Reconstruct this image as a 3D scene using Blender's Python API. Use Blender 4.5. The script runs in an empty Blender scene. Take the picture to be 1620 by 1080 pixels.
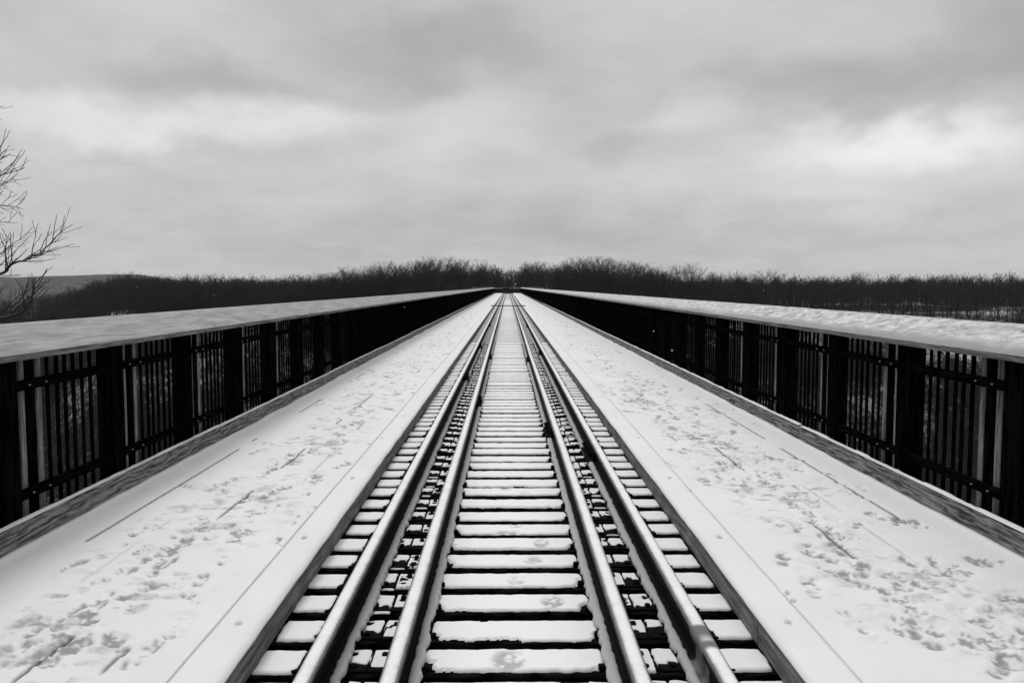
import bpy, math, random
import numpy as np
R = math.radians
random.seed(7)
rng = np.random.default_rng(7)
sc = bpy.context.scene
col = sc.collection

# ------------------------------------------------------------------ helpers
def link(o, parent=None):
    col.objects.link(o)
    if parent is not None: o.parent = parent
    return o
def tag(o, label=None, cat=None, group=None, kind=None):
    if label: o['label'] = label
    if cat: o['category'] = cat
    if group: o['group'] = group
    if kind: o['kind'] = kind
    return o
def empty(name, loc=(0, 0, 0), rz=0.0):
    o = bpy.data.objects.new(name, None); o.location = loc; o.rotation_euler = (0, 0, rz)
    o.empty_display_size = .2
    return link(o)
def copy_tree(o, parent=None):
    c = o.copy(); link(c, parent)
    for ch in o.children: copy_tree(ch, c)
    return c

class MB:
    """collects boxes, tubes and sheets, links them as ONE mesh object"""
    def __init__(self): self.v = []; self.f = []; self.n = 0; self.attr = {}
    def add(self, verts, faces, **attrs):
        verts = np.asarray(verts, dtype=np.float64).reshape(-1, 3)
        self.v.append(verts)
        self.f.extend([tuple(i + self.n for i in f) for f in faces])
        for k, a in attrs.items():
            self.attr.setdefault(k, []).append((self.n, np.asarray(a).ravel()))
        self.n += len(verts)
    def box(self, x0, x1, y0, y1, z0, z1, b=0.0):
        if b <= 0:
            v = [(x, y, z) for z in (z0, z1) for y in (y0, y1) for x in (x0, x1)]
            self.add(v, [(0, 2, 3, 1), (4, 5, 7, 6), (0, 1, 5, 4), (2, 6, 7, 3), (0, 4, 6, 2), (1, 3, 7, 5)])
        else:                                  # chamfered along every edge
            v = []; idx = {}
            for sx in (0, 1):
                for sy in (0, 1):
                    for sz in (0, 1):
                        X = (x0, x1)[sx]; Y = (y0, y1)[sy]; Z = (z0, z1)[sz]
                        dx = b if sx == 0 else -b; dy = b if sy == 0 else -b; dz = b if sz == 0 else -b
                        for k, p in enumerate(((X, Y + dy, Z + dz), (X + dx, Y, Z + dz), (X + dx, Y + dy, Z))):
                            idx[(sx, sy, sz, k)] = len(v); v.append(p)
            I = lambda *a: idx[a]
            f = []
            for s in (0, 1):
                f.append((I(s,0,0,0), I(s,1,0,0), I(s,1,1,0), I(s,0,1,0)))
                f.append((I(0,s,0,1), I(1,s,0,1), I(1,s,1,1), I(0,s,1,1)))
                f.append((I(0,0,s,2), I(1,0,s,2), I(1,1,s,2), I(0,1,s,2)))
            for a in (0, 1):
                for c in (0, 1):
                    f.append((I(a,c,0,0), I(a,c,1,0), I(a,c,1,1), I(a,c,0,1)))
                    f.append((I(a,0,c,0), I(a,1,c,0), I(a,1,c,2), I(a,0,c,2)))
                    f.append((I(0,a,c,1), I(1,a,c,1), I(1,a,c,2), I(0,a,c,2)))
            for sx in (0, 1):
                for sy in (0, 1):
                    for sz in (0, 1): f.append(tuple(I(sx, sy, sz, k) for k in range(3)))
            self.add(v, f)
    def tube(self, p, q, r0, r1, n=6, caps=True):
        p = np.array(p, float); q = np.array(q, float); d = q - p; L = np.linalg.norm(d)
        if L < 1e-9: return
        d /= L; a = np.array((0, 0, 1.0)) if abs(d[2]) < .9 else np.array((1.0, 0, 0))
        u = np.cross(d, a); u /= np.linalg.norm(u); w = np.cross(d, u)
        t = np.arange(n) * 2 * math.pi / n
        ring = np.outer(np.cos(t), u) + np.outer(np.sin(t), w)
        f = [(k, (k + 1) % n, n + (k + 1) % n, n + k) for k in range(n)]
        if caps: f += [tuple(range(n))[::-1], tuple(range(n, 2 * n))]
        self.add(np.vstack((p + ring * r0, q + ring * r1)), f)
    def path(self, pts, radii, n=5):
        """continuous tapered tube through points"""
        pts = np.asarray(pts, float); m = len(pts); V = []
        for i in range(m):
            d = pts[min(i + 1, m - 1)] - pts[max(i - 1, 0)]; d /= max(np.linalg.norm(d), 1e-9)
            a = np.array((0.13, 0.2, 1.0)) if abs(d[2]) < .95 else np.array((1.0, 0.1, 0))
            u = np.cross(d, a); u /= np.linalg.norm(u); w = np.cross(d, u)
            t = np.arange(n) * 2 * math.pi / n
            V.append(pts[i] + (np.outer(np.cos(t), u) + np.outer(np.sin(t), w)) * radii[i])
        f = [(i * n + k, i * n + (k + 1) % n, (i + 1) * n + (k + 1) % n, (i + 1) * n + k) for i in range(m - 1) for k in range(n)]
        self.add(np.vstack(V), f)
    def grid(self, X, Y, Z, skirt=None, **attrs):
        """height sheet; skirt = z of a closed rim round it"""
        ny, nx = X.shape
        V = np.stack((X, Y, Z), -1).reshape(-1, 3)
        i = np.arange(ny * nx).reshape(ny, nx)
        F = np.stack((i[:-1, :-1], i[:-1, 1:], i[1:, 1:], i[1:, :-1]), -1).reshape(-1, 4).tolist()
        at = {k: np.asarray(a).ravel() for k, a in attrs.items()}
        if skirt is not None:
            rim = np.concatenate((i[0, :], i[1:, -1], i[-1, -2::-1], i[-2:0:-1, 0])); n0 = len(V); m = len(rim)
            S = V[rim].copy(); S[:, 2] = skirt
            V = np.vstack((V, S))
            F += [(int(rim[k]), n0 + k, n0 + (k + 1) % m, int(rim[(k + 1) % m])) for k in range(m)]
            at = {k: np.concatenate((a, a[rim])) for k, a in at.items()}
        self.add(V, [tuple(q) for q in F], **at)
    def mesh(self, name, mat, smooth=False):
        me = bpy.data.meshes.new(name)
        v = np.vstack(self.v) if self.v else np.zeros((0, 3))
        me.from_pydata(v.tolist(), [], self.f)
        for k, lst in self.attr.items():
            a = me.attributes.new(k, 'FLOAT', 'POINT'); d = np.zeros(len(v), np.float32)
            for s, vals in lst: d[s:s + len(vals)] = vals
            a.data.foreach_set('value', d)
        if mat: me.materials.append(mat)
        if smooth: me.polygons.foreach_set('use_smooth', np.ones(len(me.polygons), bool))
        me.update()
        return me
    def build(self, name, mat, parent=None, smooth=False):
        return link(bpy.data.objects.new(name, self.mesh(name, mat, smooth)), parent)

def fast_mesh(name, V, Q, mat, smooth=False):
    """many quads straight from arrays"""
    me = bpy.data.meshes.new(name)
    V = np.ascontiguousarray(V, np.float32); Q = np.ascontiguousarray(Q, np.int32)
    me.vertices.add(len(V)); me.vertices.foreach_set('co', V.ravel())
    me.loops.add(Q.size); me.loops.foreach_set('vertex_index', Q.ravel())
    me.polygons.add(len(Q)); me.polygons.foreach_set('loop_start', np.arange(0, Q.size, 4, dtype=np.int32))
    if smooth: me.polygons.foreach_set('use_smooth', np.ones(len(Q), bool))
    me.materials.append(mat); me.update(calc_edges=True); me.validate()
    return me

def h2(ix, iy, s):
    n = (ix.astype(np.int64) * 374761393 + iy.astype(np.int64) * 668265263 + s * 1442695041) & 0xffffffff
    n = ((n ^ (n >> 13)) * 1274126177) & 0xffffffff
    n = ((n ^ (n >> 16)) * 2246822519) & 0xffffffff
    return ((n ^ (n >> 15)) & 0xffff) / 65535.0
def vnoise(x, y, s=0):
    ix = np.floor(x); iy = np.floor(y); fx = x - ix; fy = y - iy
    fx = fx * fx * (3 - 2 * fx); fy = fy * fy * (3 - 2 * fy)
    a = h2(ix, iy, s); b = h2(ix + 1, iy, s); c = h2(ix, iy + 1, s); d = h2(ix + 1, iy + 1, s)
    return (a * (1 - fx) + b * fx) * (1 - fy) + (c * (1 - fx) + d * fx) * fy
def fbm(x, y, s=0, o=4):
    x = np.asarray(x, float); y = np.asarray(y, float)
    t = 0; a = .5; n = 0
    for k in range(o): t = t + a * vnoise(x, y, s + 17 * k); n += a; a *= .5; x = x * 2.03 + 11.7; y = y * 2.03 + 5.3
    return t / n
def sst(a, b, x):
    t = np.clip((np.asarray(x, float) - a) / (b - a), 0, 1); return t * t * (3 - 2 * t)

# ------------------------------------------------------------------ materials (all grey: the photograph is black and white)
def G(v): return (v, v, v, 1)
class Mat:
    def __init__(self, name, rough=.8, spec=.2):
        self.m = bpy.data.materials.new(name); self.m.use_nodes = True
        self.nt = self.m.node_tree; self.b = self.nt.nodes['Principled BSDF']
        self.b.inputs['Roughness'].default_value = rough; self.b.inputs['Specular IOR Level'].default_value = spec
        self.tc = self.n('ShaderNodeTexCoord')
    def n(self, t, **k):
        o = self.nt.nodes.new(t)
        for a, b in k.items(): setattr(o, a, b)
        return o
    def l(self, a, b): self.nt.links.new(a, b)
    def coords(self, scale=(1, 1, 1), which='Object', rnd=False):
        mp = self.n('ShaderNodeMapping'); mp.inputs['Scale'].default_value = scale
        src = self.tc.outputs[which]
        if rnd:
            oi = self.n('ShaderNodeObjectInfo'); mu = self.n('ShaderNodeMath', operation='MULTIPLY'); mu.inputs[1].default_value = 57.0
            self.l(oi.outputs['Random'], mu.inputs[0])
            ad = self.n('ShaderNodeVectorMath', operation='ADD'); self.l(src, ad.inputs[0]); self.l(mu.outputs[0], ad.inputs[1]); src = ad.outputs[0]
        self.l(src, mp.inputs['Vector']); return mp.outputs[0]
    def noise(self, scale, detail=5, co=None, rough=.55, dist=0):
        o = self.n('ShaderNodeTexNoise'); o.inputs['Scale'].default_value = scale; o.inputs['Detail'].default_value = detail
        o.inputs['Roughness'].default_value = rough; o.inputs['Distortion'].default_value = dist
        if co is not None: self.l(co, o.inputs['Vector'])
        return o.outputs['Fac']
    def ramp(self, fac, stops):
        o = self.n('ShaderNodeValToRGB'); e = o.color_ramp.elements
        while len(e) < len(stops): e.new(.5)
        for k, (p, v) in enumerate(stops): e[k].position = p; e[k].color = G(v)
        self.l(fac, o.inputs[0]); return o.outputs[0]
    def mix(self, fac, a, b):
        o = self.n('ShaderNodeMix', data_type='RGBA')
        for s, v in ((o.inputs[0], fac), (o.inputs[6], a), (o.inputs[7], b)):
            if isinstance(v, (int, float)): s.default_value = v if s is o.inputs[0] else G(v)
            else: self.l(v, s)
        return o.outputs[2]
    def math(self, op, a, b=None, clamp=False):
        o = self.n('ShaderNodeMath', operation=op, use_clamp=clamp)
        for s, v in ((o.inputs[0], a), (o.inputs[1], b)):
            if v is None: continue
            if isinstance(v, (int, float)): s.default_value = v
            else: self.l(v, s)
        return o.outputs[0]
    def attr(self, name): o = self.n('ShaderNodeAttribute', attribute_name=name); return o.outputs['Fac']
    def color(self, c):
        if isinstance(c, (int, float)): self.b.inputs['Base Color'].default_value = G(c)
        else: self.l(c, self.b.inputs['Base Color'])
        return self
    def bump(self, h, strength=.3, dist=.01):
        o = self.n('ShaderNodeBump'); o.inputs['Strength'].default_value = strength; o.inputs['Distance'].default_value = dist
        self.l(h, o.inputs['Height']); self.l(o.outputs[0], self.b.inputs['Normal']); return self

def wood(name, dark, light, axis='y', fine=60, rnd=True, contrast=(.35, .7), bump=.4, spec=.08, ring=.3):
    m = Mat(name, .95, spec)
    s = {'y': (1, .05, 1), 'z': (1, 1, .05), 'x': (.05, 1, 1)}[axis]
    co = m.coords(s, rnd=rnd)
    f = m.noise(fine, 6, co, .65, .6)
    rings = m.n('ShaderNodeTexWave', wave_type='BANDS', bands_direction='Z' if axis == 'y' else 'X')
    rings.inputs['Scale'].default_value = 9; rings.inputs['Distortion'].default_value = 16; rings.inputs['Detail'].default_value = 4
    rings.inputs['Detail Scale'].default_value = 1.1; rings.inputs['Detail Roughness'].default_value = .6
    s2 = {'y': (1, .16, 1), 'z': (1, 1, .16), 'x': (.16, 1, 1)}[axis]
    m.l(m.coords(s2, rnd=rnd), rings.inputs['Vector'])
    mixf = m.math('ADD', m.math('MULTIPLY', f, 1 - ring), m.math('MULTIPLY', rings.outputs['Fac'], ring))
    c = m.ramp(mixf, [(contrast[0], dark), (contrast[1], light)])
    m.color(c); m.bump(mixf, bump, .006)
    return m

M = {}
# snow: thickness-driven (thin = snow trodden through to wet wood, seam = open joint)
def snow(name, base, thin_col=.3, seam_col=.03, grain=.25):
    m = Mat(name, .75, .15)
    co = m.coords()
    big = m.noise(1.3, 6, co, .6); fine = m.noise(90, 3, co, .7)
    c = m.mix(big, base * .88, min(base * 1.07, .9))
    c = m.mix(m.attr('thin'), c, m.mix(m.noise(30, 3, co), thin_col * .7, thin_col * 1.35))
    c = m.mix(m.attr('seam'), c, seam_col)
    m.color(c); m.bump(fine, grain, .004)
    return m.m
M['snow'] = snow('snow', .76, .21, grain=.6)
M['tie_snow'] = snow('tie_snow', .80, .30, grain=.4)
M['flange_snow'] = snow('shade_greyed_thin_snow', .44, .2, .02, .3)  # thin snow, greyed further to paint in the shade under the rail heads
M['timber'] = wood('weathered_timber', .06, .30, 'y', 45, contrast=(.3, .72), ring=.15).m
M['toe'] = wood('toe_board_wood', .03, .28, 'y', 60, contrast=(.34, .66), bump=.6, ring=.2).m
M['dark_wood'] = wood('dark_stained_wood', .0008, .005, 'z', 50, spec=0).m
M['dark_rail'] = wood('dark_stained_rail', .001, .005, 'y', 50, spec=0).m
M['pale_wood'] = wood('pale_bare_wood', .03, .26, 'z', 55, contrast=(.3, .7), ring=.1).m
M['tie_wood'] = wood('creosoted_wood', .002, .012, 'x', 40, spec=0).m
M['deck_wood'] = wood('deck_wood', .02, .08, 'y', 40).m
def plain(name, v, rough=.6, spec=.3, metal=0, var=.4, scale=8):
    m = Mat(name, rough, spec); m.b.inputs['Metallic'].default_value = metal
    n = m.noise(scale, 5, m.coords(rnd=True), .65)
    m.color(m.mix(n, v * (1 - var), v * (1 + var))); m.bump(n, .15, .003)
    return m.m
M['iron'] = plain('rusty_iron', .006, .9, .05)
M['bolt'] = plain('galvanised_bolt', .3, .45, .5, .3)
M['girder'] = plain('painted_girder', .006, .9, .05)
M['black_steel'] = plain('black_steel', .006, .7, .1)
M['pale_rail'] = plain('pale_snowy_rail', .5, .7)
M['white_box'] = plain('pale_enamel', .5, .5)
# rail steel: snow dust lies where the head faces up
def rail_mat():
    m = Mat('dusted_rail_steel', .7, .06)
    geo = m.n('ShaderNodeNewGeometry'); sep = m.n('ShaderNodeSeparateXYZ'); m.l(geo.outputs['Normal'], sep.inputs[0])
    co = m.coords()
    sp = m.noise(260, 3, co, .75); pat = m.noise(9, 4, co, .6)
    up = m.n('ShaderNodeMapRange'); up.inputs['From Min'].default_value = .76; up.inputs['From Max'].default_value = 1.0
    m.l(sep.outputs['Z'], up.inputs['Value'])
    f = m.math('ADD', up.outputs[0], m.math('MULTIPLY', m.math('SUBTRACT', sp, .5), 2.4))
    f = m.math('ADD', f, m.math('MULTIPLY', m.math('SUBTRACT', pat, .5), .7))
    so_ = m.n('ShaderNodeSeparateXYZ'); m.l(m.tc.outputs['Object'], so_.inputs[0])
    hz = m.n('ShaderNodeMapRange'); hz.inputs['From Min'].default_value = .012; hz.inputs['From Max'].default_value = .024; m.l(so_.outputs['Z'], hz.inputs['Value'])
    f = m.math('MULTIPLY', m.math('MULTIPLY', f, hz.outputs[0]), m.math('SUBTRACT', 1.0, m.attr('bare')), True)
    on = m.n('ShaderNodeMapRange'); on.inputs['From Min'].default_value = .05; on.inputs['From Max'].default_value = .95; m.l(f, on.inputs['Value'])
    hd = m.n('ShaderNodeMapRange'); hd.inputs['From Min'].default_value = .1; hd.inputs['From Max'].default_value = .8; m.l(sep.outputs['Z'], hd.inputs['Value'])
    steel = m.mix(m.math('MULTIPLY', hd.outputs[0], hz.outputs[0]), .004, .19)  # shade on the web and head sides painted in as near-black steel
    steel = m.mix(m.attr('bare'), steel, .16)
    m.color(m.mix(on.outputs[0], steel, .82)); m.bump(sp, .3, .002)
    return m.m
M['rail'] = rail_mat()
# hand rail cap: frosted wood, thin snow in brushed streaks
def cap_mat(name, lo, hi, a, b, streak, wood_c=.16, drift=False):
    m = Mat(name, .8, .15)
    co = m.coords(streak, rnd=False); co2 = m.coords((1, .06, 1))
    n = m.noise(10, 6, co, .65, .4); g = m.noise(26, 6, co2, .6, .8); f = m.noise(120, 3, m.coords(), .7)
    base = m.ramp(n, [(a, lo), (b, hi)])
    c = m.mix(m.ramp(g, [(.56, 0), (.70, 1)]), base, wood_c)
    c = m.mix(m.math('MULTIPLY', f, .35), c, lo)
    if drift: c = m.mix(m.attr('drift'), m.mix(f, .27, .36), c)
    c = m.mix(m.attr('thin'), c, .06)
    m.color(c); m.bump(m.math('ADD', n, m.math('MULTIPLY', f, .4)), .35, .006)
    return m.m
M['cap_left'] = cap_mat('frosted_cap', .25, .43, .36, .68, (1.2, .2, 1.2), .17)
M['cap_right'] = cap_mat('brushed_snow_cap', .31, .82, .36, .66, (1.6, .8, 1.6), .34, True)
# ground under the woods: leaf litter and brush with snow lying between
def ground_mat():
    m = Mat('woodland_ground', .9, .1)
    co = m.coords()
    a = m.noise(.045, 6, co, .6); b = m.noise(.9, 5, co, .75)
    f = m.math('ADD', m.math('MULTIPLY', a, .9), m.math('MULTIPLY', b, .6))
    f = m.math('ADD', f, m.math('MULTIPLY', m.attr('clearing'), .06))
    m.color(m.ramp(f, [(.72, .012), (.80, .05), (.86, .30), (.95, .6)]))
    return m.m
M['ground'] = ground_mat()
def bark(name, lo, hi, frost=0):
    m = Mat(name, .9, .1)
    n = m.noise(6, 5, m.coords((1, 1, .3), rnd=True), .65)
    c = m.mix(n, lo, hi)
    if frost:
        geo = m.n('ShaderNodeNewGeometry'); sep = m.n('ShaderNodeSeparateXYZ'); m.l(geo.outputs['Normal'], sep.inputs[0])
        mr = m.n('ShaderNodeMapRange'); mr.inputs['From Min'].default_value = .1; mr.inputs['From Max'].default_value = .8; m.l(sep.outputs['Z'], mr.inputs['Value'])
        c = m.mix(m.math('MULTIPLY', m.math('MULTIPLY', mr.outputs[0], m.attr('frost')), frost), c, .75)
    m.color(c); return m.m
M['bark'] = bark('dark_bark', .012, .04)
M['bark_far'] = bark('grey_bark', .02, .05)
M['frost_bark'] = bark('frosted_bark', .02, .07, 1.0)

# ------------------------------------------------------------------ camera
F = 1265.0                       # focal length in pixels of the 1620 wide frame
HC = 1.42                        # eye above the walkway snow (z = 0)
cam = bpy.data.cameras.new('camera'); cam.lens = F / 1620 * 36; cam.sensor_width = 36; cam.clip_start = .05; cam.clip_end = 20000
camo = link(bpy.data.objects.new('camera', cam)); camo.location = (-.026, 0, HC)
PITCH = math.atan(87 / F)
camo.rotation_euler = (R(90) - PITCH, 0, -math.atan(7 / F))
sc.camera = camo

# ------------------------------------------------------------------ light and sky
SUN_EL, SUN_AZ = 58, -25         # azimuth from +Y towards +X
w = bpy.data.worlds.new('World'); sc.world = w; w.use_nodes = True
nt = w.node_tree; bg = nt.nodes['Background']
def wn(t, **k):
    o = nt.nodes.new(t)
    for a, b in k.items(): setattr(o, a, b)
    return o
def wmath(op, a, b=None, clamp=False):
    o = wn('ShaderNodeMath', operation=op, use_clamp=clamp)
    for s, v in ((o.inputs[0], a), (o.inputs[1], b)):
        if v is None: continue
        if isinstance(v, (int, float)): s.default_value = v
        else: nt.links.new(v, s)
    return o.outputs[0]
sky = wn('ShaderNodeTexSky', sky_type='NISHITA'); sky.sun_disc = False
sky.sun_elevation = R(SUN_EL); sky.sun_rotation = R(SUN_AZ)
tob = wn('ShaderNodeRGBToBW'); nt.links.new(sky.outputs[0], tob.inputs[0])
tc = wn('ShaderNodeTexCoord')
sep = wn('ShaderNodeSeparateXYZ'); nt.links.new(tc.outputs['Generated'], sep.inputs[0])
den = wmath('ADD', wmath('MAXIMUM', sep.outputs['Z'], 0.0), .16)
cx = wmath('DIVIDE', sep.outputs['X'], den); cy = wmath('DIVIDE', sep.outputs['Y'], den)
cmb = wn('ShaderNodeCombineXYZ'); nt.links.new(cx, cmb.inputs[0]); nt.links.new(cy, cmb.inputs[1])
def wnoise(scale, detail, rough=.5, dist=0, vec=None, off=(0, 0, 0), stretch=(1, 1, 1)):
    mp = wn('ShaderNodeMapping'); mp.inputs['Location'].default_value = off; mp.inputs['Scale'].default_value = stretch
    nt.links.new(vec if vec is not None else cmb.outputs[0], mp.inputs[0])
    o = wn('ShaderNodeTexNoise'); o.inputs['Scale'].default_value = scale; o.inputs['Detail'].default_value = detail
    o.inputs['Roughness'].default_value = rough; o.inputs['Distortion'].default_value = dist
    nt.links.new(mp.outputs[0], o.inputs['Vector']); return o
n1 = wnoise(.9, 6, .5, .5, off=(3.1, 1.7, 0)).outputs['Fac']
n2 = wnoise(2.6, 6, .55, .4, off=(7.3, 2.2, 0)).outputs['Fac']
# warped direction, for cloud banks standing at fixed places in the sky
wr = wnoise(7.0, 4, .55, 0, vec=tc.outputs['Generated'], stretch=(1, 1, 1.6))
wsub = wn('ShaderNodeVectorMath', operation='SUBTRACT'); nt.links.new(wr.outputs['Color'], wsub.inputs[0]); wsub.inputs[1].default_value = (.5, .5, .5)
wsc = wn('ShaderNodeVectorMath', operation='SCALE'); nt.links.new(wsub.outputs[0], wsc.inputs[0]); wsc.inputs['Scale'].default_value = .12
wdir = wn('ShaderNodeVectorMath', operation='ADD'); nt.links.new(tc.outputs['Generated'], wdir.inputs[0]); nt.links.new(wsc.outputs[0], wdir.inputs[1])
def bank(az, el, wa, we, tilt=0.0):
    """soft bank of cloud at azimuth/elevation (degrees), half widths in degrees -> 0..1"""
    a, e = R(az), R(el)
    mp = wn('ShaderNodeMapping', vector_type='TEXTURE')
    mp.inputs['Location'].default_value = (math.sin(a) * math.cos(e), math.cos(a) * math.cos(e), math.sin(e))
    mp.inputs['Rotation'].default_value = (0, R(-tilt), -a)
    mp.inputs['Scale'].default_value = (R(wa), 1.2, R(we))
    nt.links.new(wdir.outputs[0], mp.inputs[0])
    ln = wn('ShaderNodeVectorMath', operation='LENGTH'); nt.links.new(mp.outputs[0], ln.inputs[0])
    mr = wn('ShaderNodeMapRange', interpolation_type='SMOOTHSTEP'); mr.inputs['From Min'].default_value = 1.25; mr.inputs['From Max'].default_value = .1
    nt.links.new(ln.outputs['Value'], mr.inputs['Value']); return mr.outputs[0]
val = wmath('ADD', .562, wmath('MULTIPLY', wmath('SUBTRACT', n1, .5), .17))
val = wmath('ADD', val, wmath('MULTIPLY', wmath('SUBTRACT', n2, .5), .15))
n3 = wnoise(6.5, 7, .62, .6, off=(1.3, 9.2, 0)).outputs['Fac']
val = wmath('ADD', val, wmath('MULTIPLY', wmath('SUBTRACT', n3, .5), .07))
BANKS = [(-23, 10.4, 13, 1.6, .19, 0), (-14, 11.2, 6, 1.3, .10, 0), (-4, 10.6, 7, 2.8, .11, 12), (12.5, 11.8, 3.6, 1.7, .09, 4), (25.5, 8.8, 10, 1.8, .20, -4), (29, 9.2, 6, 1.2, .07, -4), (24, 7.0, 12, 3.4, .12, 0),
         (-5.5, 15.8, 11, 3.0, -.12, -4), (23, 12.8, 12, 2.2, -.12, -4), (33, 15.5, 6, 4, -.14, 0), (-34, 18, 5, 4, -.10, 0), (8, 9.6, 3.5, 1.8, -.07, 10), (-22, 16.5, 9, 3, .05, 0), (-20, 13.4, 9, 1.4, -.07, -4),
         (10, 19.5, 9, 2.4, .06, 0), (0, 3.5, 34, 2.6, -.09, 0), (36, 8.4, 3, 1.2, -.10, 0)]
for az, el, wa, we, amp, tilt in BANKS:
    val = wmath('ADD', val, wmath('MULTIPLY', bank(az, el, wa, we, tilt), amp))
# the overcast is brighter overhead
up = wn('ShaderNodeMapRange', interpolation_type='SMOOTHSTEP'); up.inputs['From Min'].default_value = .35; up.inputs['From Max'].default_value = .95
nt.links.new(sep.outputs['Z'], up.inputs['Value'])
val = wmath('ADD', val, wmath('MULTIPLY', up.outputs[0], .35))
val = wmath('MAXIMUM', val, .2)
val = wmath('ADD', wmath('MULTIPLY', val, 9.6), wmath('MULTIPLY', tob.outputs[0], .06))
nt.links.new(val, bg.inputs['Color']); bg.inputs['Strength'].default_value = .1
sun = bpy.data.lights.new('sun', 'SUN'); sun.energy = 1.25; sun.angle = R(18); sun.color = (1, 1, 1)
so = link(bpy.data.objects.new('sun', sun))
so.rotation_euler = (R(90 - SUN_EL), 0, R(180 - SUN_AZ))   # light comes from ahead, a little left
sc.view_settings.view_transform = 'Standard'; sc.view_settings.look = 'None'; sc.view_settings.exposure = 0; sc.view_settings.gamma = 1

# ------------------------------------------------------------------ terrain
YE = 172.0
def hgt(x, y):
    ax = np.abs(x); nz = fbm(x * .012, y * .012, 3, 4) - .5
    edge = YE + .16 * np.maximum(ax - 8, 0) + nz * 26 * sst(10, 60, ax)
    near = 1 - sst(-16, 66, y + nz * 14)
    far = sst(0, 1, (y - (edge - 92)) / 92)
    h = -66 + 63.6 * near + 64.6 * far
    h = h + (fbm(x * .05, y * .05, 8, 3) - .5) * 3.0 * sst(4, 14, ax) + nz * 5 * sst(20, 120, ax)
    ang = np.degrees(np.arctan2(x, np.maximum(y, 1)))
    r = np.hypot(x, y)
    h = h - 13 * sst(-25.5, -32, ang) * sst(120, 220, r)           # the valley opens out on the left
    h = h - 3.6 * sst(14, 60, ax) * sst(150, 190, y)
    h = h - 4.0 * sst(380, 1400, r)
    hill = sst(2300, 3600, r) * (58 + 20 * (fbm(ang * .11, ang * 0 + 2.2, 5, 3) - .5))
    hill = hill * (sst(-19.5, -25, ang) * .92 + .08)
    return h + hill
def hpt(x, y): return float(hgt(np.array([x], float), np.array([y], float))[0])
nr, na = 200, 480
rr = np.concatenate(([0], np.geomspace(3, 5600, nr)))
th = np.linspace(0, 2 * math.pi, na, endpoint=False)
RR, TH = np.meshgrid(rr[1:], th, indexing='ij')
TX, TY = RR * np.sin(TH), RR * np.cos(TH)
TZ = hgt(TX, TY)
V = np.vstack(([[0, 0, hpt(0, 0)]], np.stack((TX, TY, TZ), -1).reshape(-1, 3)))
idx = 1 + np.arange(nr * na).reshape(nr, na); nx_ = np.roll(idx, -1, axis=1)
Q = np.stack((idx[:-1], idx[1:], nx_[1:], nx_[:-1]), -1).reshape(-1, 4)
me = bpy.data.meshes.new('terrain')
me.from_pydata(V.tolist(), [], [tuple(q) for q in Q.tolist()] + [(0, int(idx[0, k]), int(nx_[0, k])) for k in range(na)])
cl = np.concatenate(([0], (sst(17, 23, np.degrees(np.arctan2(TX, np.maximum(TY, 1)))) * sst(146, 164, TY) * (1 - sst(206, 222, TY)) - .9 * sst(900, 1800, RR) - .15 * (1 - sst(100, 140, TY))).ravel()))
ca_ = me.attributes.new('clearing', 'FLOAT', 'POINT'); ca_.data.foreach_set('value', cl.astype(np.float32))
me.materials.append(M['ground']); me.polygons.foreach_set('use_smooth', np.ones(len(me.polygons), bool))
tag(link(bpy.data.objects.new('terrain', me)), 'wooded valley ground under thin snow', kind='structure')

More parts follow.
